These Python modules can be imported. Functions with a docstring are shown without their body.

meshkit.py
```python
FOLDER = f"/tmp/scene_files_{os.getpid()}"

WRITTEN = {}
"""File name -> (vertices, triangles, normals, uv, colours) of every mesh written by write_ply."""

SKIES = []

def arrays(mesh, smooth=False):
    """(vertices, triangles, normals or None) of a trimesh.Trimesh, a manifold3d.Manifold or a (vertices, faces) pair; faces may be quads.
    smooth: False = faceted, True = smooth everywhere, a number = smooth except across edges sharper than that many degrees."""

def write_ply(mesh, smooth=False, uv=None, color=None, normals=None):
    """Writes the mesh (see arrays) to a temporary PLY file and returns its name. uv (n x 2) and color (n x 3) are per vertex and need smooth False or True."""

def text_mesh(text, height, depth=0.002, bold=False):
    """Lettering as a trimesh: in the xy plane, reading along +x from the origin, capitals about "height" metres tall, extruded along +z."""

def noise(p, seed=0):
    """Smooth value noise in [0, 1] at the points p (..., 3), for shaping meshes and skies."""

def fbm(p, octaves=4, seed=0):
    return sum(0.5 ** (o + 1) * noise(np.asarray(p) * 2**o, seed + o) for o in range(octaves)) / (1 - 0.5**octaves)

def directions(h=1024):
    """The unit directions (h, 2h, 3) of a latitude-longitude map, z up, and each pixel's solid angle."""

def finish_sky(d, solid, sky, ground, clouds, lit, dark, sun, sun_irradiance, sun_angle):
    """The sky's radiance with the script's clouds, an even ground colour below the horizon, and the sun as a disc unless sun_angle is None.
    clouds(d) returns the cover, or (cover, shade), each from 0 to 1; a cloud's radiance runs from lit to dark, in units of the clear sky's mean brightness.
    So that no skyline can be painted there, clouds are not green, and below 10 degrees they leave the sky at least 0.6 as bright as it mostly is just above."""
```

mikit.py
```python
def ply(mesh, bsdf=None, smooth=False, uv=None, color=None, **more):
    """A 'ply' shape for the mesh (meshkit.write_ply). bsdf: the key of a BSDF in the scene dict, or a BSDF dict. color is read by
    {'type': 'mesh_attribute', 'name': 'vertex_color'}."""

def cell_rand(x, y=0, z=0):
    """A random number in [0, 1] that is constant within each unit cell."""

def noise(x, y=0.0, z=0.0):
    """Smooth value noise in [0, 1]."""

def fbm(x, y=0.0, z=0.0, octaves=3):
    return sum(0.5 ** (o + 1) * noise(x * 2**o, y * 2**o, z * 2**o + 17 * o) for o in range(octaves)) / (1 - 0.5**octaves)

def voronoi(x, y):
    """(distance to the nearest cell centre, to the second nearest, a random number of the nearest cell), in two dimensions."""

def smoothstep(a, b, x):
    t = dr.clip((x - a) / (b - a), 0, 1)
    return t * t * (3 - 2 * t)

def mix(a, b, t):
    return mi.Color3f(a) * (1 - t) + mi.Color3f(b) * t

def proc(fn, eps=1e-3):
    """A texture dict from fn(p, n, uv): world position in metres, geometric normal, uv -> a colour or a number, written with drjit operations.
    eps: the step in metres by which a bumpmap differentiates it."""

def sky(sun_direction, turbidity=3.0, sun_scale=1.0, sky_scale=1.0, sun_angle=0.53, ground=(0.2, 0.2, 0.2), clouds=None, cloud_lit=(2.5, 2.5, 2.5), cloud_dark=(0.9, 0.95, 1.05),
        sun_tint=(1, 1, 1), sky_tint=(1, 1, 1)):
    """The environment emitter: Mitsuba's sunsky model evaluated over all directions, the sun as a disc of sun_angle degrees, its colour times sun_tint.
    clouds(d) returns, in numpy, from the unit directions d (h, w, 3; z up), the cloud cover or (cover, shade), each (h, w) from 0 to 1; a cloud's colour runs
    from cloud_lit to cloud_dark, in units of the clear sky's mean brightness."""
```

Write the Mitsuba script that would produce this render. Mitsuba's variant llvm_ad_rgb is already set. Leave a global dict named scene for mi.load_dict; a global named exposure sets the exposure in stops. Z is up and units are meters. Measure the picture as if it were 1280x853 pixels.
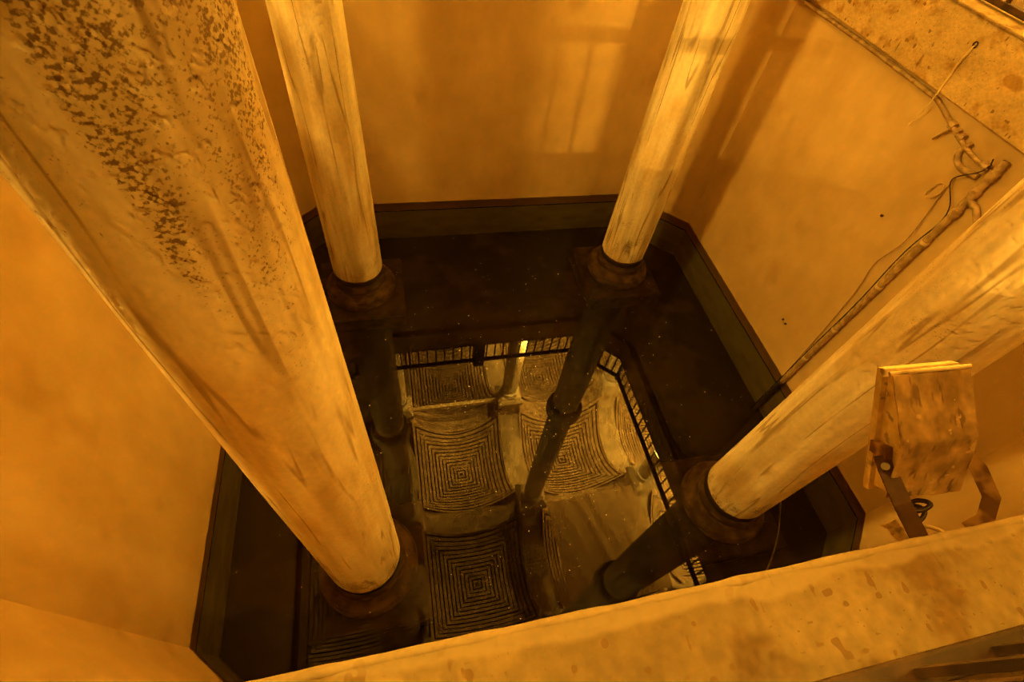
import math, random
import numpy as np, trimesh, drjit as dr, mitsuba as mi, mikit, meshkit
from mikit import noise, fbm, smoothstep, mix
from shapely.geometry import Polygon
from shapely.ops import unary_union

T = mi.ScalarTransform4f
scene, labels = {}, {}
rng = np.random.default_rng(7)
random.seed(7)

# ------------------------------------------------------------------ camera, exposure, light colours
EYE = np.array([-1.284, -3.106, 4.773])
FWD = np.array([0.19832, 0.57557, -0.79334])
DOWN = np.array([-0.09670, -0.79398, -0.60021])
scene['camera'] = {'type': 'perspective', 'fov': math.degrees(2 * math.atan(640 / 619.1)), 'fov_axis': 'x',
                   'near_clip': 0.02, 'far_clip': 60.0,
                   'to_world': T().look_at(origin=EYE.tolist(), target=(EYE + FWD).tolist(), up=(-DOWN).tolist())}
exposure = 0.0
LAMP = np.array([1.0, 0.535, 0.062])           # sodium orange
# lens radiance of each lamp: (position, direction it faces, strength)
K_UP = 22000.0

# ------------------------------------------------------------------ the plan: a grid of columns, water level z = 0
SX, SY = 3.75, 3.64
GX = [-1.5 * SX, -0.5 * SX, 0.5 * SX, 1.5 * SX]
GY = [-1.5 * SY, -0.5 * SY, 0.5 * SY, 1.5 * SY]
XL, XR, YF, YB, LEG = -3.21, 3.14, -3.08, 3.08, 0.79
ZFLOOR, ZBEAM, ZCOP = 3.58, 3.16, 3.68
ZPIT = -.68
HX, HY = 9.4, 9.12
ZSPRING, ZCROWN = 10.35, 12.3


# ------------------------------------------------------------------ helpers
def numbered(key):
    if key not in scene and key not in labels:
        return key
    n = 1
    while f'{key}_{n:03d}' in scene or f'{key}_{n:03d}' in labels:
        n += 1
    return f'{key}_{n:03d}'


def tag(key, label=None, category=None, group=None, kind=None):
    d = labels.setdefault(key, {})
    for k, v in (('label', label), ('category', category), ('group', group), ('kind', kind)):
        if v:
            d[k] = v
    return key


def obj(name, mesh, bsdf, parent=None, smooth=30, to_world=None, **more):
    key = numbered((parent + '__' if parent else '') + name)
    d = mesh if isinstance(mesh, dict) else mikit.ply(mesh, bsdf, smooth=smooth)
    d = {**d, **more}
    if to_world is not None:
        d['to_world'] = to_world
    scene[key] = d
    return key


def struct(name, mesh, bsdf, label, smooth=False):
    k = obj(name, mesh, bsdf, None, smooth)
    return tag(k, label, None, None, 'structure')


def thing(name, label, category, group=None):
    key = numbered(name)
    labels[key] = {'label': label, 'category': category}
    if group:
        labels[key]['group'] = group
    return key


def cat(*ms):
    return trimesh.util.concatenate([m for m in ms if m is not None])


def bx(size, at=(0, 0, 0), bevel=0.0):
    sx, sy, sz = size
    if bevel > 0:
        b = min(bevel, sx * .45, sy * .45, sz * .45)
        pts = []
        for i in (-1, 1):
            for j in (-1, 1):
                for k in (-1, 1):
                    h = np.array([i * sx / 2, j * sy / 2, k * sz / 2])
                    for a in range(3):
                        q = h.copy()
                        for c in range(3):
                            if c != a:
                                q[c] -= np.sign(q[c]) * b
                        pts.append(q)
        m = trimesh.convex.convex_hull(np.array(pts))
    else:
        m = trimesh.creation.box((sx, sy, sz))
    m.apply_translation(at)
    return m


def frame_of(tv):
    tv = tv / np.linalg.norm(tv)
    a = np.cross(tv, [0, 0, 1.0] if abs(tv[2]) < .9 else [1.0, 0, 0])
    a /= np.linalg.norm(a)
    return a, np.cross(tv, a)


def tube(points, r, sides=10, caps=True):
    p = np.asarray(points, float)
    n = len(p)
    t = np.gradient(p, axis=0)
    t /= np.linalg.norm(t, axis=1, keepdims=True) + 1e-12
    a, b = frame_of(t[0])
    V = []
    r = np.broadcast_to(r, (n,))
    ang = np.arange(sides) * 2 * np.pi / sides
    for i in range(n):
        a = a - t[i] * (a @ t[i])
        a /= np.linalg.norm(a)
        b = np.cross(t[i], a)
        V.append(p[i] + r[i] * (np.cos(ang)[:, None] * a + np.sin(ang)[:, None] * b))
    V = np.vstack(V)
    F = []
    for i in range(n - 1):
        for j in range(sides):
            q = [i * sides + j, i * sides + (j + 1) % sides, (i + 1) * sides + (j + 1) % sides, (i + 1) * sides + j]
            F += [[q[0], q[1], q[2]], [q[0], q[2], q[3]]]
    if caps:
        V = np.vstack([V, p[0], p[-1]])
        c0, c1 = len(V) - 2, len(V) - 1
        for j in range(sides):
            F.append([c0, (j + 1) % sides, j])
            F.append([c1, (n - 1) * sides + j, (n - 1) * sides + (j + 1) % sides])
    return trimesh.Trimesh(V, np.array(F), process=False)


def spline(ctrl, n=40):
    from scipy.interpolate import CubicSpline
    c = np.asarray(ctrl, float)
    s = np.r_[0, np.cumsum(np.linalg.norm(np.diff(c, axis=0), axis=1))]
    return CubicSpline(s, c)(np.linspace(0, s[-1], n))


def lathe(profile, sides=64, at=(0, 0)):
    """profile: (r, z) from bottom to top; closed at the axis."""
    pr = [(0.0, profile[0][1])] + list(profile) + [(0.0, profile[-1][1])]
    m = trimesh.creation.revolve(np.array(pr), sections=sides)
    m.apply_translation((at[0], at[1], 0))
    if m.volume < 0:
        m.invert()
    return m


def prism(poly, z0, z1):
    m = trimesh.creation.extrude_polygon(poly, z1 - z0, engine='earcut')
    m.apply_translation((0, 0, z0))
    return m


def orient(m, origin, x, y, z):
    M = np.eye(4)
    M[:3, 0], M[:3, 1], M[:3, 2], M[:3, 3] = x, y, z, origin
    m = m.copy()
    m.apply_transform(M)
    return m


def beam(p0, p1, w, h, bevel=.004):
    """A bar of section w x h (h as upright as can be) from p0 to p1."""
    p0, p1 = np.asarray(p0, float), np.asarray(p1, float)
    d = p1 - p0
    L = np.linalg.norm(d)
    a, b = frame_of(d)
    return orient(bx((L, w, h), bevel=bevel), (p0 + p1) / 2, d / L, a, np.cross(d / L, a))


def octagon(off):
    """The pit's outline, offset outwards."""
    k = off * (math.sqrt(2) - 1)
    l, r, f, b, g = XL - off, XR + off, YF - off, YB + off, LEG + off * (2 - math.sqrt(2))
    return [(l + g, f), (r - g, f), (r, f + g), (r, b - g), (r - g, b), (l + g, b), (l, b - g), (l, f + g)]


# ------------------------------------------------------------------ materials
def twosided(b):
    return {'type': 'twosided', 'bsdf': b}


def matte(name, fn, rough=0.8, spec=0.25, bump=None, bscale=1.0, eps=2e-3):
    b = {'type': 'principled', 'base_color': mikit.proc(fn) if callable(fn) else {'type': 'rgb', 'value': fn}, 'roughness': rough, 'specular': spec}
    if bump is not None:
        b = {'type': 'bumpmap', 'arbitrary': mikit.proc(bump, eps), 'scale': bscale, 'bsdf': b}
    scene[name] = twosided(b)


def plaster_col(p, n, uv):
    big = fbm(p.x * .8 + 3, p.y * .8, p.z * .8, 4)
    fine = fbm(p.x * 9, p.y * 9, p.z * 3.5, 4)
    streak = fbm(p.x * 5 + 11, p.y * 5, p.z * .35, 3)
    c = mix((.50, .355, .17), (.62, .455, .235), smoothstep(.3, .7, big))
    c = c * (0.86 + .16 * fine + .12 * streak)
    dirt = smoothstep(.62, .8, fbm(p.x * 2.2, p.y * 2.2 + 5, p.z * 1.4, 4))
    return mix(c, c * mi.Color3f(.78, .70, .6), dirt * .6)


def plaster_bump(p, n, uv):
    return fbm(p.x * 7, p.y * 7, p.z * 5, 3) * .006 + fbm(p.x * 45, p.y * 45, p.z * 45, 2) * .0007


matte('plaster', plaster_col, .75, .3, plaster_bump, 1.0)


def footing_col(p, n, uv):
    tide = smoothstep(-.15, -.16, p.z)
    f = fbm(p.x * 4, p.y * 4, p.z * 9, 4)
    line = smoothstep(.016, .004, dr.abs(p.z + .155 - .012 * (f - .5)))
    brown = mi.Color3f(.82, .53, .21) * (.8 + .4 * f)
    green = mix((.74, .67, .29), (.52, .47, .21), smoothstep(-.12, -.6, p.z + .2 * f)) * (.7 + .5 * f)
    return mix(mix(brown, green, tide), (.05, .035, .02), line)


matte('footing', footing_col, .8, .2)


def mud_col(p, n, uv):
    f = fbm(p.x * 1.7, p.y * 1.7, 0, 4)
    return mix((.022, .014, .007), (.075, .045, .018), smoothstep(.45, .75, f))


matte('mud', mud_col, .95, .1)


def column_col(p, n, uv):
    s1 = fbm(p.x * 7, p.y * 7, p.z * .45, 4)
    s2 = fbm(p.x * 24 + 5, p.y * 24, p.z * 1.6, 4)
    bl = fbm(p.x * 2.6, p.y * 2.6 + 9, p.z * 1.1, 4)
    fine = fbm(p.x * 50, p.y * 50, p.z * 30, 4)
    c = mix((.56, .47, .32), (.84, .76, .58), smoothstep(.3, .68, s1))
    c = c * (.80 + .26 * s2 + .22 * fine)
    c = mix(c, c * mi.Color3f(.76, .64, .44), smoothstep(.46, .72, bl) * .8)
    # dark veins running down the shaft
    ridge = 1 - dr.abs(2 * fbm(p.x * 9, p.y * 9 + 3, p.z * .55, 3) - 1)
    vein = smoothstep(.90, .985, ridge) * smoothstep(.38, .6, fbm(p.x * 11, p.y * 11, p.z * 1.6 + 4, 3))
    c = mix(c, c * mi.Color3f(.40, .31, .20), vein * .7)
    # grime: speckles that crowd where the density d is high
    dx, dy = p.x + .5 * SX, p.y + .5 * SY
    run = fbm(p.x * 10, p.y * 10, p.z * .9, 4)
    side = smoothstep(-.10, .08, dx + .2 * (fbm(p.x * 7, p.y * 7, p.z * 3, 3) - .5)) * smoothstep(.22, .0, dy) * smoothstep(.9, .6, dr.sqrt(dx * dx + dy * dy))
    mould = side * smoothstep(3.72, 4.30, p.z + 1.3 * (run - .5)) * smoothstep(5.0, 4.6, p.z) * smoothstep(.22, .55, .5 * run + .5 * fbm(p.x * 4, p.y * 4, p.z * 1.7, 3))
    splash = smoothstep(.95, .1, p.z + 1.0 * (fbm(p.x * 6, p.y * 6, p.z * 2.2, 4) - .4)) * smoothstep(.4, .6, fbm(p.x * 8, p.y * 8 + 2, p.z * 4, 3))
    patch = .45 * smoothstep(.52, .75, fbm(p.x * 3.1 + 4, p.y * 3.1, p.z * 1.5, 4))
    d = dr.minimum(mould + .8 * splash + patch, 1)
    sp = .78 * fbm(p.x * 150, p.y * 150, p.z * 110, 3) + .22 * fbm(p.x * 24, p.y * 24, p.z * 14, 3)
    lim = .72 - .29 * d
    dots = smoothstep(lim, lim + .20, sp)
    c = mix(c, c * mi.Color3f(.48, .40, .30), .62 * mould + .25 * splash)
    c = mix(c, mi.Color3f(.13, .08, .033), dots * (.4 + .55 * d))
    # below the water line: brown slime
    slime = mi.Color3f(.20, .115, .04) * (.6 + .8 * fbm(p.x * 9, p.y * 9, p.z * 9, 3))
    return mix(c, slime, smoothstep(.012, -.012, p.z + .03 * (fbm(p.x * 14, p.y * 14, 0, 2) - .5)))


def column_bump(p, n, uv):
    return fbm(p.x * 14, p.y * 14, p.z * 4, 4) * .012 + smoothstep(.55, .75, fbm(p.x * 40, p.y * 40, p.z * 26, 3)) * -.005


matte('marble', column_col, .6, .35, column_bump, 1.0)


def base_col(p, n, uv):
    f = fbm(p.x * 6, p.y * 6, p.z * 6, 4)
    return mix((.05, .028, .010), (.14, .08, .03), smoothstep(.3, .75, f))


matte('slimy_stone', base_col, .8, .2)
matte('stained_moulding', lambda p, n, uv: mix((.22, .125, .045), (.50, .31, .12), smoothstep(.3, .75, fbm(p.x * 9, p.y * 9, p.z * 14, 4))), .7, .25)


def coping_col(p, n, uv):
    big = fbm(p.x * 2.3, p.y * 2.3, p.z * 2, 4)
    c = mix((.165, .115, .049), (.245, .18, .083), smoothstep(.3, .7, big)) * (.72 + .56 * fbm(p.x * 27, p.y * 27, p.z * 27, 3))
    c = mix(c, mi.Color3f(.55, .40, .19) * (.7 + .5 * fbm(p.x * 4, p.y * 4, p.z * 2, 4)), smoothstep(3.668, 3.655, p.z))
    c = c * (.66 + .42 * fbm(p.x * 60, p.y * 60, p.z * 60, 4) + .26 * fbm(p.x * 11 + 4, p.y * 11, p.z * 11, 3))
    st = smoothstep(.52, .72, fbm(p.x * 9 + 2, p.y * 9, p.z * 9, 4))
    c = mix(c, c * mi.Color3f(.62, .48, .28), st * .8)
    spot = smoothstep(.73, .79, fbm(p.x * 42 + 7, p.y * 36, p.z * 16, 2))
    c = mix(c, mi.Color3f(.15, .085, .027), spot * .75)
    fleck = smoothstep(.86, .90, noise(p.x * 110, p.y * 110, p.z * 90)) * smoothstep(.4, .6, big)
    c = mix(c, mi.Color3f(.14, .085, .03), fleck * .6)
    # scratches and chips running down the edge beam
    scr = smoothstep(.70, .78, fbm(p.x * 22, p.y * 22, p.z * 4, 4)) * smoothstep(3.66, 3.6, p.z)
    c = mix(c, c * mi.Color3f(.42, .34, .25), scr * .7)
    # the paint has flaked off along the lip of the front run
    lip = smoothstep(-3.045, -3.03, p.y + .07 * (fbm(p.x * 5, 3, 0, 4) - .62)) * smoothstep(-2.95, -2.98, p.y + 0 * p.x)
    return mix(c, mi.Color3f(.34, .265, .15), lip * .55 * smoothstep(3.66, 3.675, p.z))


def coping_bump(p, n, uv):
    return fbm(p.x * 20, p.y * 20, p.z * 20, 4) * .006 + fbm(p.x * 90, p.y * 90, p.z * 90, 2) * .0012


matte('coping', coping_col, .75, .3, coping_bump, 1.0)


def brick_col(p, n, uv):
    f = fbm(p.x * 5, p.y * 5, p.z * 5, 3)
    s = noise(p.x * 14, p.y * 14, p.z * 3)
    big = fbm(p.x * .7, p.y * .7, 3, 3)
    return mix((.34, .235, .125), (.62, .46, .27), smoothstep(.25, .75, .6 * f + .4 * s)) * (.7 + .5 * big)


matte('brick', brick_col, .9, .1)


def hallplaster_col(p, n, uv):
    f = fbm(p.x * 3, p.y * 3, p.z * 3, 4)
    return mix((.40, .31, .18), (.62, .49, .30), smoothstep(.3, .7, f))


matte('arch_plaster', hallplaster_col, .9, .1)
matte('joint', (.085, .055, .028), .95, .05)
matte('hall_floor', lambda p, n, uv: mix((.05, .036, .02), (.10, .07, .04), fbm(p.x * 3, p.y * 3, 0, 4)), .8, .2)


def wood_col(p, n, uv):
    return mix((.62, .46, .25), (.80, .64, .38), fbm(p.x * 2, p.y * 25, p.z * 25, 3))


matte('wood', wood_col, .7, .2)
scene['iron'] = twosided({'type': 'principled', 'base_color': mikit.proc(lambda p, n, uv: mix((.026, .014, .008), (.065, .033, .015), smoothstep(.4, .7, fbm(p.x * 12, p.y * 12, p.z * 12, 3)))), 'roughness': .5, 'specular': .4})
matte('black_rubber', (.035, .02, .012), .5, .35)


def pipe_col(p, n, uv):
    f = fbm(p.x * 20, p.y * 20, p.z * 20, 3)
    dark = smoothstep(.02, -.1, p.z)
    return mix(mix((.30, .20, .095), (.46, .33, .17), smoothstep(.35, .65, f)), (.13, .085, .03), dark)


matte('painted_pipe', pipe_col, .5, .4)
matte('tie_band', (.62, .5, .28), .6, .3)
matte('wire', (.27, .17, .07), .6, .3)
matte('pale_wire', (.6, .45, .2), .6, .3)


def rust_col(p, n, uv):
    f = fbm(p.x * 14, p.y * 14, p.z * 14, 4)
    v = fbm(p.x * 55 + 3, p.y * 30, p.z * 20, 4)
    c = mix((.27, .16, .055), (.52, .335, .135), smoothstep(.3, .7, f))
    c = c * (.45 + 1.0 * v)
    streak = smoothstep(.60, .74, fbm(p.x * 75, p.y * 18, p.z * 18, 3))
    c = mix(c, mi.Color3f(.10, .05, .018), streak * .7)
    peel = smoothstep(.66, .69, fbm(p.x * 30 + 8.6, p.y * 30 + 1, p.z * 30, 4))
    return mix(c, (.62, .45, .20), peel * .75)


matte('rusty_sheet', rust_col, .7, .3, lambda p, n, uv: fbm(p.x * 45, p.y * 45, p.z * 45, 4) * .005, 1.0)


def lamp_side_col(p, n, uv):
    f = fbm(p.x * 22, p.y * 22, p.z * 22, 4)
    return mix((.62, .46, .2), (.84, .68, .38), smoothstep(.3, .6, f)) * (1 - .5 * smoothstep(.62, .75, fbm(p.x * 40, p.y * 40, p.z * 40, 3)))


matte('flaking_paint', lamp_side_col, .7, .3)
matte('dark_steel', lambda p, n, uv: mix((.05, .024, .011), (.11, .055, .022), fbm(p.x * 30, p.y * 30, p.z * 30, 3)), .5, .4)
matte('rusty_arm', lambda p, n, uv: mix((.13, .065, .022), (.38, .23, .085), smoothstep(.35, .65, fbm(p.x * 25, p.y * 25, p.z * 25, 3))), .7, .3)
scene['bolt_metal'] = twosided({'type': 'roughconductor', 'material': 'Al', 'alpha': .3, 'specular_reflectance': {'type': 'rgb', 'value': .7}})
matte('speck', (.8, .72, .6), .8, .2)
scene['lamp_glass'] = twosided({'type': 'diffuse', 'reflectance': {'type': 'rgb', 'value': .5}})
scene['plastic_film'] = {'type': 'principledthin', 'base_color': {'type': 'rgb', 'value': (.56, .40, .21)}, 'roughness': .13, 'diff_trans': 1.0, 'spec_trans': 0.0, 'eta': 1.35}
# murky water: a mirror-like skin over a turbid, strongly dimming body
scene['water'] = {'type': 'blendbsdf', 'weight': .65,
                  'a': {'type': 'thindielectric', 'int_ior': 1.33, 'ext_ior': 1.0, 'specular_transmittance': {'type': 'rgb', 'value': (1.0, .95, .85)}, 'specular_reflectance': {'type': 'rgb', 'value': .3}},
                  'b': {'type': 'conductor', 'material': 'none', 'specular_reflectance': {'type': 'rgb', 'value': .026}}}

# ------------------------------------------------------------------ the pit: walls, footing, bottom, water
inner, outer = octagon(0), octagon(.30)
side_names = ['front', 'front_right', 'right', 'back_right', 'back', 'back_left', 'left', 'front_left']
side_label = ['plastered front wall of the pit below the parapet', 'chamfered front right corner wall of the pit behind the floodlight', 'right ochre plaster wall of the pit carrying the pipes',
              'chamfered corner wall behind the back right column', 'back ochre plaster wall of the pit with barred light patches', 'chamfered corner wall behind the back left column',
              'left ochre plaster wall of the pit beside the largest column', 'chamfered front left corner wall of the pit at bottom left']
for i in range(8):
    j = (i + 1) % 8
    q = Polygon([inner[i], inner[j], outer[j], outer[i]])
    struct('wall_' + side_names[i], prism(q, 0.0, ZBEAM), 'plaster', side_label[i])
    o1, o2 = octagon(.012)[i], octagon(.012)[j]
    k = obj('footing', prism(Polygon([o1, o2, outer[j], outer[i]]), ZPIT - .1, 0.0), 'footing', 'wall_' + side_names[i], False)
    tag(k, 'dark stained greenish wall foot under the water line')
struct('floor', prism(Polygon(outer), ZPIT - .2, ZPIT), 'mud', 'dark muddy bottom of the flooded pit')
holes = [[(cx_ + .3085 * math.cos(t), cy_ + .3085 * math.sin(t)) for t in np.linspace(0, 2 * math.pi, 72, endpoint=False)] for cx_ in GX[1:3] for cy_ in GY[1:3]]
wm = trimesh.creation.extrude_polygon(Polygon(octagon(.004), holes), .02, engine='earcut')
top = wm.submesh([np.nonzero(wm.face_normals[:, 2] > .9)[0]], append=True)
top.apply_translation((0, 0, -.02))
wk = obj('pond_water', top, 'water', None, False)
tag(wk, 'still dark murky water mirroring the vaults at the foot of the pit', 'water')

# ------------------------------------------------------------------ gallery: edge beam with coping, floor, hall walls
ring = Polygon(octagon(.19), [octagon(-.075)])
cop = prism(ring, ZBEAM, ZCOP)
# bevelled, slightly worn lip along the inside edge of the coping
edge_in = octagon(-.078)


def lip_mesh():
    c = edge_in + [edge_in[0]]
    P = []
    for a, b in zip(c[:-1], c[1:]):
        n = max(2, int(math.dist(a, b) / .02))
        for t in np.linspace(0, 1, n, endpoint=False):
            P.append((a[0] + (b[0] - a[0]) * t, a[1] + (b[1] - a[1]) * t))
    P = np.array(P)
    p3 = np.c_[P, np.full(len(P), ZCOP - .012)]
    w = meshkit.fbm(p3 * 14, 3, 2) - .5
    rad = .0135 + .010 * w
    p3 = np.vstack([p3, p3[:1]])
    rad = np.r_[rad, rad[0]]
    return tube(p3, rad, 10, False)


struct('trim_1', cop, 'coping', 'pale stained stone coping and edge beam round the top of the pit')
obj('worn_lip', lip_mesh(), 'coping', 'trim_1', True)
box_hall = Polygon([(-HX, -HY), (HX, -HY), (HX, HY), (-HX, HY)])
struct('floor_gallery', prism(box_hall.difference(Polygon(octagon(.19))), ZBEAM, ZFLOOR), 'hall_floor', 'dark gallery floor behind the railings')
for nm, q in (('hall_left', (-HX - .3, -HY - .3, -HX, HY + .3)), ('hall_right', (HX, -HY - .3, HX + .3, HY + .3)), ('hall_front', (-HX, -HY - .3, HX, -HY)), ('hall_back', (-HX, HY, HX, HY + .3))):
    a, b, c, d = q
    struct('wall_' + nm, prism(Polygon([(a, b), (c, b), (c, d), (a, d)]), ZBEAM, 12.6), 'arch_plaster', 'plain hall wall far behind the columns')

# ------------------------------------------------------------------ the brick vaults (seen mirrored in the water)
struct('ceiling', bx((2 * HX + .6, 2 * HY + .6, .2), (0, 0, 12.62)), 'arch_plaster', 'brick vaulted ceiling on arches, mirrored in the water')
VA, VB = SX / 2 - .345, SY / 2 - .345


def vault_z(x, y):
    u, v = (x / VA) ** 2, (y / VB) ** 2
    return ZCROWN - .45 * u - .45 * v - .80 * u * v


def vault_bay():
    """Courses laid in concentric squares: each a proud strip of brick, the joints between them recessed."""
    N, S = 13, 14
    bricks, joints = [], []
    sides = [((1, -1), (1, 1)), ((1, 1), (-1, 1)), ((-1, 1), (-1, -1)), ((-1, -1), (1, -1))]
    g, rc = .31, .06
    wob = np.random.default_rng(3)
    for k in range(N):
        s0, s1 = (k + g * wob.uniform(.7, 1.3)) / N, (k + 1) / N
        sj = k / N
        dz = wob.uniform(-.008, .008)
        for a, b in sides:
            t = np.linspace(0, 1, S + 1)
            c = np.array(a)[None] * (1 - t)[:, None] + np.array(b)[None] * t[:, None]
            rows = []
            for s, d in ((sj, rc), (s0, rc), (s0, dz), (s1, dz), (s1, rc)):
                js = s + (.16 / N * (meshkit.noise(np.c_[c * s * 7, np.full(len(c), k * 3.7)]) - .5) if s < 1 else 0)
                x, y = c[:, 0] * js * VA, c[:, 1] * js * VB
                rows.append(np.c_[x, y, vault_z(x, y) + d])
            V = np.vstack(rows)
            n = S + 1

            def strip(r0, r1):
                return [[r0 * n + i, r1 * n + i, r1 * n + i + 1] for i in range(S)] + [[r0 * n + i, r1 * n + i + 1, r0 * n + i + 1] for i in range(S)]
            joints.append(trimesh.Trimesh(V, np.array(strip(0, 1)), process=False))
            bricks.append(trimesh.Trimesh(V, np.array(strip(1, 2) + strip(2, 3) + strip(3, 4)), process=False))
    hub = bx((.09, .09, .05), (0, 0, ZCROWN - .0))
    return cat(*bricks), cat(hub, *joints)


vb, vj = vault_bay()
VBP, VJP = mikit.ply(vb, 'brick'), mikit.ply(vj, 'joint')
AW = .74


def arch_parts(span, width):
    """An arch of voussoirs from impost to impost along x, its spandrel filled up to the roof."""
    a, h, n = span / 2 - .30, 1.42, 44
    th = np.linspace(math.pi, 0, n + 1)
    vs = []

    def pt(t, d):
        nx, nz = math.cos(t) / a, math.sin(t) / h
        l = math.hypot(nx, nz)
        return a * math.cos(t) + d * nx / l, ZSPRING + h * math.sin(t) + d * nz / l
    for t0, t1 in zip(th[:-1], th[1:]):
        e = (t1 - t0) * .07
        q = [pt(t0 + e, 0), pt(t1 - e, 0), pt(t1 - e, .36), pt(t0 + e, .36)]
        m = trimesh.creation.extrude_polygon(Polygon(q), width, engine='earcut')
        vs.append(m)
    sof = [pt(t, .015) for t in th]
    fill = Polygon([(-span / 2 + .02, ZSPRING), *sof, (span / 2 - .02, ZSPRING), (span / 2 - .02, 12.52), (-span / 2 + .02, 12.52)])
    f = trimesh.creation.extrude_polygon(fill.buffer(0), width - .05, engine='earcut')
    R = np.array([[1, 0, 0, 0], [0, 0, -1, width / 2], [0, 1, 0, 0], [0, 0, 0, 1.0]])
    R2 = R.copy()
    R2[1, 3] = width / 2 - .025
    v = cat(*vs)
    v.apply_transform(R)
    f.apply_transform(R2)
    return v, f


ax_v, ax_f = arch_parts(SX, AW)
ay_v, ay_f = arch_parts(SY, AW)
AXV, AXF = mikit.ply(ax_v, 'brick'), mikit.ply(ax_f, 'arch_plaster')
AYV, AYF = mikit.ply(ay_v, 'arch_plaster'), mikit.ply(ay_f, 'arch_plaster')
for i in range(5):
    for j in range(5):
        at = T().translate([(i - 2) * SX, (j - 2) * SY, 0])
        k = obj('vault', VBP, None, 'ceiling', to_world=at)
        obj('mortar_joint', VJP, None, k, to_world=at)
for i in range(5):
    for y in GY:
        at = T().translate([(i - 2) * SX, y, 0])
        k = obj('arch', AXV, None, 'ceiling', to_world=at)
        obj('spandrel', AXF, None, k, to_world=at)
for j in range(5):
    for x in GX:
        at = T().translate([x, (j - 2) * SY, 0]).rotate([0, 0, 1], 90)
        k = obj('arch', AYV, None, 'ceiling', to_world=at)
        obj('spandrel', AYF, None, k, to_world=at)


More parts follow.
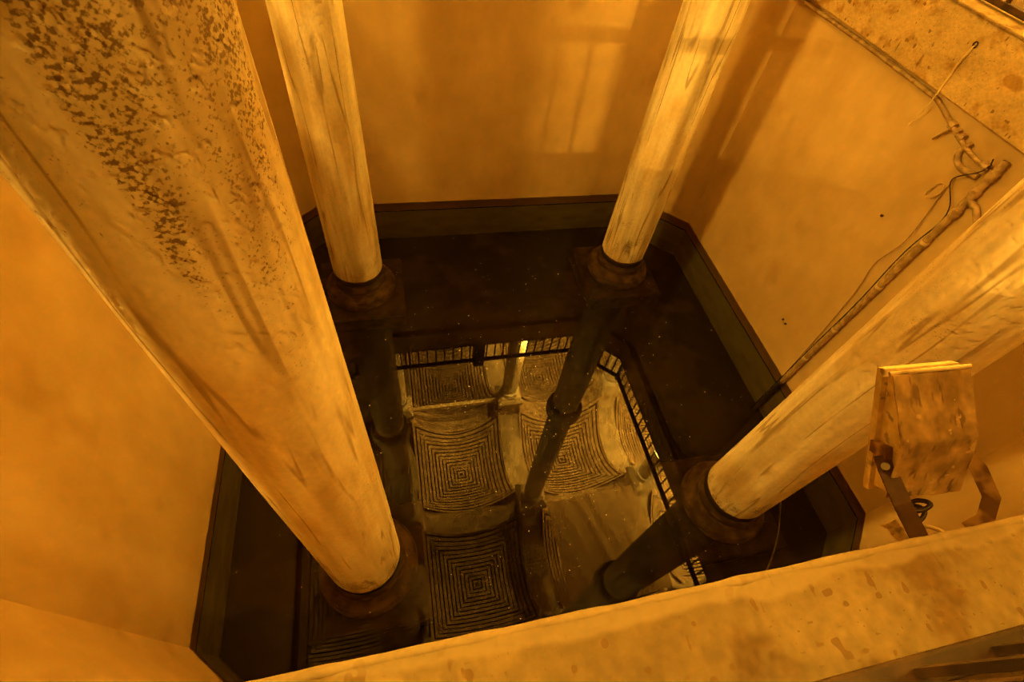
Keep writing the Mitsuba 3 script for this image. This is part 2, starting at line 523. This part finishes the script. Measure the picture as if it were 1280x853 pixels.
# ------------------------------------------------------------------ columns
def shaft_mesh(z0, z1, r0, r1, seed, n=70, sides=72, rough=.006):
    z = np.linspace(z0, z1, n)
    th = np.arange(sides) * 2 * np.pi / sides
    t = (z - z0) / (z1 - z0)
    r = r0 + (r1 - r0) * t + .006 * np.sin(np.pi * t)
    Z, TH = np.meshgrid(z, th, indexing='ij')
    X, Y = np.cos(TH), np.sin(TH)
    d = meshkit.fbm(np.stack([X * 2.2 + seed * 7, Y * 2.2, Z * .9], -1), 4, seed) - .5
    R = r[:, None] + rough * 1.6 * d
    V = np.stack([X * R, Y * R, Z], -1).reshape(-1, 3)
    F = []
    for i in range(n - 1):
        for j in range(sides):
            a, b, c, e = i * sides + j, i * sides + (j + 1) % sides, (i + 1) * sides + (j + 1) % sides, (i + 1) * sides + j
            F += [[a, b, c], [a, c, e]]
    V = np.vstack([V, [0, 0, z0], [0, 0, z1]])
    for j in range(sides):
        F += [[len(V) - 2, (j + 1) % sides, j], [len(V) - 1, (n - 1) * sides + j, (n - 1) * sides + (j + 1) % sides]]
    return trimesh.Trimesh(V, np.array(F), process=False)


def moved(m, x, y):
    m = m.copy()
    m.apply_translation((x, y, 0))
    return m


IMPOST = trimesh.convex.convex_hull(np.array([(sx * a, sy * a, z) for a, z in ((.30, 9.98), (.42, 10.2), (.42, ZSPRING)) for sx in (-1, 1) for sy in (-1, 1)]))
COLLAR = lathe([(r_, z_ + .24) for r_, z_ in ((.30, 4.28), (.35, 4.30), (.385, 4.36), (.395, 4.42), (.385, 4.48), (.35, 4.50), (.375, 4.53), (.39, 4.585), (.375, 4.64), (.33, 4.67), (.285, 4.69))], 56)
NECK = lathe([(.285, 9.80), (.31, 9.82), (.32, 9.86), (.305, 9.89), (.325, 9.92), (.335, 9.95), (.32, 9.985)], 48)
BASE = lathe([(.315, -.10), (.33, -.12), (.345, -.15), (.335, -.19), (.33, -.22), (.36, -.26), (.425, -.28), (.455, -.33), (.455, -.38), (.425, -.425), (.40, -.43)][::-1], 64)
PLINTH = bx((1.12, 1.12, .25), (0, 0, -.556), .02)
pit_cols = [(GX[1], GY[1], 'largest pale column nearest the left wall with black mould near its top'), (GX[1], GY[2], 'slender back left column standing before the back wall'),
            (GX[2], GY[2], 'veined back right column with dark blotches at its foot'), (GX[2], GY[1], 'front right pale column leaning out of view behind the floodlight')]
for s, (x, y, lab) in enumerate(pit_cols):
    c = thing('stone_column', lab, 'column', 'columns standing in the flooded pit')
    obj('shaft', moved(shaft_mesh(-.09, 4.54, .312, .288, s + 1), x, y), 'marble', c, True)
    tag(obj('base_moulding', moved(BASE, x, y), 'stained_moulding', c, 40), 'dark ringed base moulding under water')
    tag(obj('plinth', moved(PLINTH, x, y), 'slimy_stone', c, False), 'square dark plinth under water')
    obj('collar', moved(COLLAR, x, y), 'marble', c, 40)
    obj('upper_shaft', moved(shaft_mesh(4.92, 9.81, .282, .262, s + 11, 40, 48), x, y), 'marble', c, True)
    obj('necking', moved(NECK, x, y), 'marble', c, 40)
    obj('impost', moved(IMPOST, x, y), 'arch_plaster', c, False)
hall_label = {(1, 3): 'hall column beyond the back railing behind the back left column, mirrored in the water', (2, 3): 'brightly lit hall column mirrored in the water behind the railing bars',
              (3, 2): 'hall column at the right end of the mirrored plastic sheet', (3, 1): 'hall column mirrored under the front right corner of the plastic sheet', (3, 3): 'hall column diagonally beyond the back right corner of the gallery'}
hshaft = shaft_mesh(ZFLOOR, 9.81, .285, .262, 31, 40, 48)
for i in range(4):
    for j in range(4):
        if i in (1, 2) and j in (1, 2):
            continue
        x, y = GX[i], GY[j]
        g = 'hall columns round the gallery'
        c = thing('hall_column', hall_label.get((i, j), 'hall column round the gallery, out of view above the pit'), 'column', g)
        obj('shaft', moved(hshaft, x, y), 'marble', c, True)
        obj('necking', moved(NECK, x, y), 'marble', c, 40)
        obj('impost', moved(IMPOST, x, y), 'arch_plaster', c, False)

# ------------------------------------------------------------------ tie beam and plastic sheets under the vaults
tb = obj('tie_beam', beam((GX[1] + .33, GY[3], 10.48), (GX[2] - .33, GY[3], 10.48), .13, .15, .012), 'wood', None, False)
tag(tb, 'brightly lit wooden tie beam across the brick arch, mirrored in the water', 'beam')


def sheet(corners, nx, ny, sag, seed, amp):
    a, b, c, d = [np.array(q, float) for q in corners]
    u, v = np.meshgrid(np.linspace(0, 1, nx), np.linspace(0, 1, ny), indexing='ij')
    P = (a * ((1 - u) * (1 - v))[..., None] + b * (u * (1 - v))[..., None] + c * (u * v)[..., None] + d * ((1 - u) * v)[..., None])
    e = 4 * u * (1 - u) * 4 * v * (1 - v)
    P[..., 2] += -sag * e - .25 * sag * (4 * u * (1 - u) + 4 * v * (1 - v)) / 2
    fold = meshkit.fbm(np.stack([u * 12 + v * 2, v * 1.6, 0 * u + seed], -1), 4, seed) - .5
    P[..., 2] += amp * fold
    edge = .10 * (meshkit.fbm(np.stack([u * 6, v * 6, 0 * u + 3.0], -1), 3, seed + 5) - .5)
    P[..., 0] += edge
    P[..., 1] += edge
    V = P.reshape(-1, 3)
    F = []
    for i in range(nx - 1):
        for j in range(ny - 1):
            q = [i * ny + j, (i + 1) * ny + j, (i + 1) * ny + j + 1, i * ny + j + 1]
            F += [[q[0], q[1], q[2]], [q[0], q[2], q[3]]]
    return trimesh.Trimesh(V, np.array(F), process=False)


ps = thing('plastic_sheet', 'creased translucent plastic sheet slung between columns under the vault, mirrored in the water', 'plastic sheet')
obj('film', sheet([(2.26, -1.50, 10.05), (5.28, -1.45, 10.05), (5.12, 1.58, 10.1), (2.26, 1.46, 10.05)], 90, 60, .22, 4, .26), 'plastic_film', ps, True)
for (x, y), (cx_, cy_) in (((2.42, -1.48), (GX[2], GY[1])), ((5.28, -1.45), (GX[3], GY[1])), ((5.12, 1.58), (GX[3], GY[2])), ((2.42, 1.46), (GX[2], GY[2]))):
    obj('tie_cord', tube([(x, y, 10.07), ((x + cx_) / 2, (y + cy_) / 2, 10.1), (cx_ + .2 * np.sign(x - cx_), cy_ + .2 * np.sign(y - cy_), 10.12)], .008, 6), 'wire', ps, True)


# ------------------------------------------------------------------ railings round the gallery
rl = octagon(.135)
ZR0, ZR1 = 3.72, 4.50
BAR = mikit.ply(bx((.030, .016, ZR1 - ZR0), (0, 0, (ZR0 + ZR1) / 2)), 'iron')
rail_label = ['front iron railing beside the near coping', 'short iron railing across the front right corner', 'right iron railing, its bars pale between in the mirror image', 'short iron railing across the back right corner',
              'back iron railing of upright bars, mirrored before the lit column', 'short iron railing across the back left corner', 'left iron railing above the left wall', 'short iron railing across the front left corner']
for i in range(8):
    j = (i + 1) % 8
    a, b = np.array(rl[i]), np.array(rl[j])
    L = np.linalg.norm(b - a)
    d = (b - a) / L
    r = thing('iron_railing', rail_label[i], 'railing')
    obj('top_rail', beam((*(a + d * .044), ZR1 + .03), (*(b - d * .046), ZR1 + .03), .075, .06), 'iron', r, False)
    obj('bottom_rail', beam((*(a + d * .044), ZR0), (*(b - d * .046), ZR0), .05, .045), 'iron', r, False)
    n = max(2, int(round(L / .187)))
    deg = math.degrees(math.atan2(d[1], d[0]))
    for k in range(1, n):
        q = a + d * L * k / n
        obj('bar', BAR, None, r, to_world=T().translate([q[0], q[1], 0]).rotate([0, 0, 1], deg))
    obj('post', bx((.08, .08, .95), (a[0], a[1], ZCOP + .475), .008), 'iron', r, False)
    if i == 4:
        obj('pier', bx((.24, .20, .98), (.16, rl[4][1] + .0, ZCOP + .49), .01), 'iron', r, False)


# ------------------------------------------------------------------ lamps
def hall_lamp(pos, face, strength, label, mount=None, size=(.24, .18), weight=1.0):
    """A box floodlight: housing, visor rim, glass that gives the light, and an arm to what it is fixed on."""
    k = thing('floodlight', label, 'lamp')
    pos, f = np.array(pos, float), np.array(face, float)
    f /= np.linalg.norm(f)
    a, b = frame_of(f)
    w, h = size
    back = trimesh.convex.convex_hull(np.array([(sx * w / 2, sy * h / 2, z) for sx in (-1, 1) for sy in (-1, 1) for z in (-.05, 0)] + [(sx * w / 3.4, sy * h / 3.4, -.13) for sx in (-1, 1) for sy in (-1, 1)]))
    obj('housing', orient(back, pos, a, b, f), 'dark_steel', k, False)
    rim = cat(*[bx(s, c) for s, c in (((w + .02, .015, .04), (0, h / 2, .012)), ((w + .02, .015, .04), (0, -h / 2, .012)), ((.015, h, .04), (w / 2, 0, .012)), ((.015, h, .04), (-w / 2, 0, .012)))])
    obj('rim', orient(rim, pos, a, b, f), 'dark_steel', k, False)
    g = trimesh.Trimesh(np.array([(-w / 2 + .01, -h / 2 + .01, .012), (w / 2 - .01, -h / 2 + .01, .012), (w / 2 - .01, h / 2 - .01, .012), (-w / 2 + .01, h / 2 - .01, .012)]), np.array([[0, 1, 2], [0, 2, 3]]), process=False)
    obj('glass', orient(g, pos, a, b, f), 'lamp_glass', k, False, emitter={'type': 'area', 'radiance': {'type': 'rgb', 'value': (LAMP * strength).tolist()}, 'sampling_weight': weight})
    if mount is not None:
        m = np.array(mount, float)
        obj('bracket', tube(np.linspace(pos - f * .12, m, 6), .014, 8), 'dark_steel', k, True)
    return k


UP = (0, 0, 1)
hall_lamp((2.40, 5.04, 6.45), (-.32, .2, 1), K_UP * 4.2, 'floodlight clamped on the lit hall column behind the back railing', (2.13, 5.36, 6.34), (.16, .12), 3.0)
hall_lamp((2.35, 6.1, 6.4), UP, K_UP * 1.1, 'floodlight on the far side of the lit hall column', (2.09, 5.68, 6.3), weight=1.5)
hall_lamp((GX[3] - .42, GY[2] + .45, 6.4), (.1, 0, 1), K_UP * 1.0, 'floodlight on the hall column right of the plastic sheet', (GX[3] - .17, GY[2] + .24, 6.3), weight=1.5)
hall_lamp((7.3, .6, 8.4), UP, K_UP * 2.0, 'floodlight hung under the bright right hand bay', None)
hall_lamp((7.3, 3.4, 8.4), UP, K_UP * 2.0, 'floodlight hung under the far right hand bay', None)
hall_lamp((-5.15, -.55, 7.0), (1, -.05, -.9), K_UP * .022, 'broad floodlight hung in the left gallery, out of view', None, (.66, .5))
hall_lamp((5.0, 1.2, 7.0), (-1, -.25, -.9), K_UP * .0085, 'broad floodlight hung in the right gallery, out of view', None, (.6, .46))
hall_lamp((1.30, -2.95, 8.6), (-.62, .18, -.8), K_UP * .021, 'floodlight clamped high on the front right column, out of view', (1.76, -2.08, 8.8), (.36, .28))
pl = hall_lamp((.60, -8.9, 6.5), (.09, 1, -.3), K_UP * 2.6, 'floodlight on the far front wall throwing the railing shadow into the pit', (.60, -HY, 6.5), (.10, .06), .6)
obj('barn_door', beam((.545, -8.9, 6.45), (.622, -8.0, 6.2), .008, .5), 'dark_steel', pl, False)


# ------------------------------------------------------------------ the old floodlight on the coping
def P(*a):
    return np.array(a, float)


LO, LW, LV, LN = P(-.028, -2.758, 3.712), P(.96562, -.15578, .20810), P(.04000, -.70199, -.71106), P(-.25685, -.69494, .67163)
fl = thing('floodlight', 'old rusty box floodlight in a bent yoke on the near coping', 'lamp')


def fpt(a, b, d):
    return LO + a * LW + b * LV + d * LN


def profile_body(prof, a0, a1):
    """Extrudes a closed (v, n) outline along the lamp's width."""
    m = trimesh.creation.extrude_polygon(Polygon(prof), a1 - a0, engine='earcut')
    V = m.vertices
    m.vertices = np.array([fpt(a0 + z, x, y) for x, y, z in V])
    if m.volume < 0:
        m.invert()
    return m


def grid_patch(rows, seed, amp, nu=26, nv=16):
    """A dented sheet through a chain of (v, n) points, closed to a thin plate."""
    rows = np.array(rows, float)
    s = np.r_[0, np.cumsum(np.linalg.norm(np.diff(rows, axis=0), axis=1))]
    tt = np.unique(np.r_[np.linspace(0, s[-1], nv), s])
    v, n = np.interp(tt, s, rows[:, 0]), np.interp(tt, s, rows[:, 1])
    a = np.linspace(-.088, .094, nu)
    A, K = np.meshgrid(a, np.arange(len(tt)), indexing='ij')
    dent = meshkit.fbm(np.stack([A * 22, v[K] * 22, 0 * A + seed], -1), 3, seed) - .5
    ragged = np.where(K == len(tt) - 1, .012 * (meshkit.fbm(np.stack([A * 60, 0 * A, 0 * A + 3.], -1), 2, 5) - .5), 0)
    top = np.array([[fpt(A[i, k], v[k] + ragged[i, k], n[k] + amp * dent[i, k]) for k in range(len(tt))] for i in range(nu)])
    low = top - .003 * LN
    V = np.vstack([top.reshape(-1, 3), low.reshape(-1, 3)])
    m, N, F = len(tt), nu * len(tt), []
    for i in range(nu - 1):
        for k in range(m - 1):
            q = [i * m + k, (i + 1) * m + k, (i + 1) * m + k + 1, i * m + k + 1]
            F += [[q[0], q[1], q[2]], [q[0], q[2], q[3]], [N + q[0], N + q[2], N + q[1]], [N + q[0], N + q[3], N + q[2]]]
    loop = [i * m for i in range(nu)] + [(nu - 1) * m + k for k in range(1, m)] + [i * m + m - 1 for i in range(nu - 2, -1, -1)] + [k for k in range(m - 2, 0, -1)]
    for x, y in zip(loop, loop[1:] + loop[:1]):
        F += [[x, N + x, N + y], [x, N + y, y]]
    return trimesh.Trimesh(V, np.array(F), process=False)


tag(obj('housing', profile_body([(-.166, .004), (-.166, .036), (-.01, .070), (.150, .026), (.158, -.040)], -.076, .084), 'flaking_paint', fl, False), 'pale flaking sides of the housing')
tag(obj('back_sheet', grid_patch([(-.174, .030), (-.172, .043), (-.165, .045), (-.01, .079), (.160, .032)], 4, .008), 'rusty_sheet', fl, 40), 'rust brown dented back sheet')
tag(obj('front_frame', cat(profile_body([(-.178, -.010), (-.178, .012), (.168, -.036), (.172, -.060)], -.090, -.070), profile_body([(-.178, -.010), (-.178, .012), (.168, -.036), (.172, -.060)], .076, .092),
    profile_body([(-.182, -.010), (-.182, .014), (-.160, .014), (-.160, -.014)], -.0895, .0915), profile_body([(.150, -.054), (.150, -.034), (.170, -.036), (.173, -.060)], -.0895, .0915)), 'flaking_paint', fl, False), 'pale painted front frame')
obj('glass', profile_body([(-.165, -.004), (-.165, .000), (.155, -.044), (.155, -.048)], -.072, .078), 'lamp_glass', fl, False)
obj('top_rib', tube([fpt(-.088, -.174, .034), fpt(0, -.178, .040), fpt(.100, -.178, .036)], .006, 8), 'flaking_paint', fl, True)


def strap(pts, wdir, width, thick=.005):
    """A flat iron strap bent through the points; wdir is its width direction."""
    pts = np.array(pts, float)
    wd = np.asarray(wdir, float)
    t = np.gradient(pts, axis=0)
    V = []
    for p, d in zip(pts, t):
        d = d / np.linalg.norm(d)
        u = wd - d * (wd @ d)
        u /= np.linalg.norm(u)
        h = np.cross(d, u)
        V += [p - u * width / 2 - h * thick / 2, p + u * width / 2 - h * thick / 2, p + u * width / 2 + h * thick / 2, p - u * width / 2 + h * thick / 2]
    F = []
    for i in range(len(pts) - 1):
        for k in range(4):
            a, b = i * 4 + k, i * 4 + (k + 1) % 4
            F += [[a, b, b + 4], [a, b + 4, a + 4]]
    n = len(V) - 4
    F += [[0, 2, 1], [0, 3, 2], [n, n + 1, n + 2], [n, n + 2, n + 3]]
    m = trimesh.Trimesh(np.array(V), np.array(F), process=False)
    return m


EV = P(.676, .207, -.640) / np.linalg.norm(P(.676, .207, -.640))
armL = np.array([P(-.123, -2.790, 3.676), P(-.122, -2.822, 3.663), P(-.114, -2.905, 3.634), P(-.079, -2.985, 3.585)])
la = obj('yoke_arm', strap(armL, P(.93, -.05, .36), .042, .006), 'dark_steel', fl, False)
armR = np.array([P(.082, -2.800, 3.705), P(.104, -2.870, 3.690), P(.122, -2.935, 3.655), P(.108, -2.975, 3.615), P(.085, -2.985, 3.575)])
obj('yoke_arm', strap(armR, P(.55, -.55, .35), .036, .006), 'rusty_arm', fl, False)
obj('yoke_base', strap([P(-.030, -2.985, 3.530), P(.03, -2.990, 3.55), P(.085, -2.988, 3.578)], P(.1, .3, .9), .03, .006), 'rusty_arm', fl, False)
tag(obj('peeled_patch', strap([P(-.112, -2.93, 3.565), P(-.095, -2.958, 3.55), P(-.072, -2.985, 3.535)], P(1, 0, .6), .030, .004), 'flaking_paint', fl, False), 'pale peeled foot of the yoke')
tag(obj('bolt', tube([P(-.124, -2.816, 3.665), P(-.124, -2.816, 3.665) - .012 * EV], .010, 12), 'bolt_metal', la, 40), 'bright bolt head')
obj('bracket', profile_body([(.02, -.022), (.02, .035), (.052, .035), (.052, -.026)], -.096, -.078), 'rusty_arm', fl, False)
cbl = thing('power_cable', 'dark curled cable beneath the old floodlight on the near coping', 'cable')
obj('loop', tube(spline([(-.050, -2.938, 3.564), (-.016, -2.938, 3.565), (.008, -2.916, 3.564), (.004, -2.901, 3.548), (-.021, -2.896, 3.537), (-.010, -2.893, 3.560), (-.005, -2.897, 3.583), (.0, -2.912, 3.60), (-.016, -2.921, 3.596), (-.050, -2.910, 3.592)], 60), .006, 8), 'black_rubber', cbl, True)
obj('tail', tube(spline([(-.055, -2.920, 3.475), (-.034, -2.942, 3.502), (.005, -2.949, 3.526), (.027, -2.966, 3.545), (.036, -2.985, 3.552)], 30), np.linspace(.004, .006, 30), 8), 'pale_wire', cbl, True)

# ------------------------------------------------------------------ pipes, wires and nails on the right wall
WX = XR
hp = thing('conduit_pipe', 'level pipe under the beam along the right wall with couplings at its near end', 'pipe')
obj('pipe', tube(spline([(WX - .028, 2.25, 3.085), (WX - .028, 1.6, 3.10), (WX - .028, .7, 3.105), (WX - .028, .14, 3.10)], 30), .020, 12), 'painted_pipe', hp, True)
obj('bent_end', tube(spline([(WX - .028, .14, 3.10), (WX - .03, .02, 3.07), (WX - .035, -.12, 3.03), (WX - .035, -.62, 2.945)], 30), .019, 12), 'painted_pipe', hp, True)
for a, b, r in ((-.13, -.17, .034), (-.20, -.235, .030), (-.265, -.30, .034), (-.36, -.385, .028), (-.56, -.61, .032)):
    za, zb = 3.03 + (a + .12) * .17, 3.03 + (b + .12) * .17
    obj('coupling', tube([(WX - .035, a, za), (WX - .035, b, zb)], r, 8), 'painted_pipe', hp, 40)
obj('elbow', tube(spline([(WX - .03, -.36, 2.97), (WX - .03, -.345, 2.90), (WX - .03, -.39, 2.855), (WX - .03, -.50, 2.845), (WX - .03, -.60, 2.86)], 30), .024, 10), 'painted_pipe', hp, True)
obj('stub', tube([(WX - .03, -.16, 3.0), (WX - .03, -.115, 2.93), (WX - .03, -.085, 2.87)], .009, 8), 'wire', hp, True)
vp = thing('down_pipe', 'upright pipe on the right wall running down into the water', 'pipe')
obj('pipe', tube([(WX - .042, -.685, 3.05), (WX - .042, -.67, 1.6), (WX - .042, -.655, 0), (WX - .042, -.65, -.95)], .029, 14), 'painted_pipe', vp, True)
for z in (2.96, 2.80, 2.62):
    obj('coupling', tube([(WX - .042, -.683, z), (WX - .042, -.683, z - .06)], .039, 14), 'painted_pipe', vp, 40)
for z, y in ((2.28, -.68), (1.72, -.672), (1.05, -.665), (.52, -.66)):
    obj('tie_band', tube([(WX - .042, y, z), (WX - .042, y, z - .028)], .034, 14), 'tie_band', vp, 40)
tag(obj('short_branch', tube([(WX - .042, -.68, 2.72), (WX - .042, -.78, 2.70), (WX - .042, -.86, 2.64)], .024, 12), 'painted_pipe', vp, True), 'short side branch of the pipe')
k = obj('black_cable', tube(spline([(WX - .05, -.60, 3.02), (WX - .05, -.555, 2.86), (WX - .05, -.47, 2.75), (WX - .05, -.60, 2.62), (WX - .045, -.632, 2.3), (WX - .045, -.627, 1.6), (WX - .045, -.620, .8), (WX - .045, -.613, 0.0), (WX - .045, -.610, -.6)], 90), .005, 8), 'black_rubber', None, True)
tag(k, 'thin black cable strapped along the upright pipe on the right wall', 'cable')
k = obj('loose_wire', tube(spline([(WX - .02, -.47, 2.76), (WX - .02, -.50, 2.45), (WX - .03, -.53, 2.1), (WX - .02, -.47, 1.75), (WX - .02, -.49, 1.66), (WX - .02, -.54, 1.3), (WX - .02, -.58, .6), (WX - .03, -.61, .03)], 90), .0042, 6), 'wire', None, True)
tag(k, 'thin loose brown wire hanging beside the upright pipe', 'wire')
th = np.linspace(0, 6 * math.pi, 110)
k = obj('wire_skein', tube(np.c_[np.full(110, WX - .02) - .008 * np.sin(th * 1.7), -.40 + .035 * np.cos(th) - .03 * np.sin(th) - .001 * th, 2.60 + .075 * np.sin(th) + .02 * np.cos(th)], .0035, 6), 'pale_wire', None, True)
tag(k, 'small looped skein of wire hooked on the right wall beside the pipe couplings', 'wire')
sx = XR - .075
k = obj('hanging_string', tube(spline([(sx - .012, .115, 3.505), (sx - .015, .125, 3.38), (sx - .018, .115, 3.20), (sx - .005, .12, 3.05), (sx + .03, .165, 2.90), (sx + .05, .20, 2.83)], 50), np.linspace(.011, .004, 50), 6), 'pale_wire', None, True)
tag(k, 'frayed string hanging over the edge beam at top right', 'string')
ik = obj('iron_eye', tube([(sx - .012 + .006 * math.cos(t), .115 + .02 * math.cos(t), 3.515 + .02 * math.sin(t)) for t in np.linspace(0, 2 * math.pi, 20)], .005, 6), 'iron', None, True)
tag(ik, 'small iron eye on the edge beam holding the string', 'hook')
for i, (y, z, lab) in enumerate(((-.18, 2.15, 'black nail alone on the right wall left of the pipe'), (-.09, .51, 'upper of two black nails near the water on the right wall'), (-.15, .50, 'lower of two black nails near the water on the right wall'))):
    k = obj('nail', tube([(WX + .01, y, z), (WX - .012, y, z), (WX - .016, y, z)], [.010, .010, .013], 10), 'black_rubber', None, 40)
    tag(k, lab, 'nail')
k = obj('thin_hose', tube(spline([(2.42, -1.86, -.02), (2.284, -2.029, -.016), (2.149, -2.228, -.014), (1.949, -2.463, -.014), (1.726, -2.655, -.016), (1.45, -2.86, -.03)], 60), .008, 8), 'pale_wire', None, True)
tag(k, 'thin pale hose curving through the dark water behind the front right column', 'hose')

# ------------------------------------------------------------------ dust floating on the water
sp = []
for n in range(520):
    while True:
        if n % 3:
            x, y = rng.normal(.3, 1.1), rng.normal(-.6, 1.2)
        else:
            x, y = rng.uniform(-3, 3), rng.uniform(-2.9, 2.9)
        if abs(x) < 3.05 and abs(y) < 2.95 and all(math.hypot(x - c[0], y - c[1]) > .36 for c in pit_cols):
            break
    r = .0016 + .0045 * rng.random() ** 3
    d = trimesh.creation.icosphere(0, r)
    d.vertices *= [1 + rng.random(), 1, .5]
    d.apply_transform(trimesh.transformations.rotation_matrix(rng.uniform(0, 6), [0, 0, 1]))
    d.apply_translation((x, y, .001))
    sp.append(d)
k = obj('floating_dust', cat(*sp), 'speck', None, False)
tag(k, 'pale specks of dust floating on the dark water', 'dust', None, 'stuff')
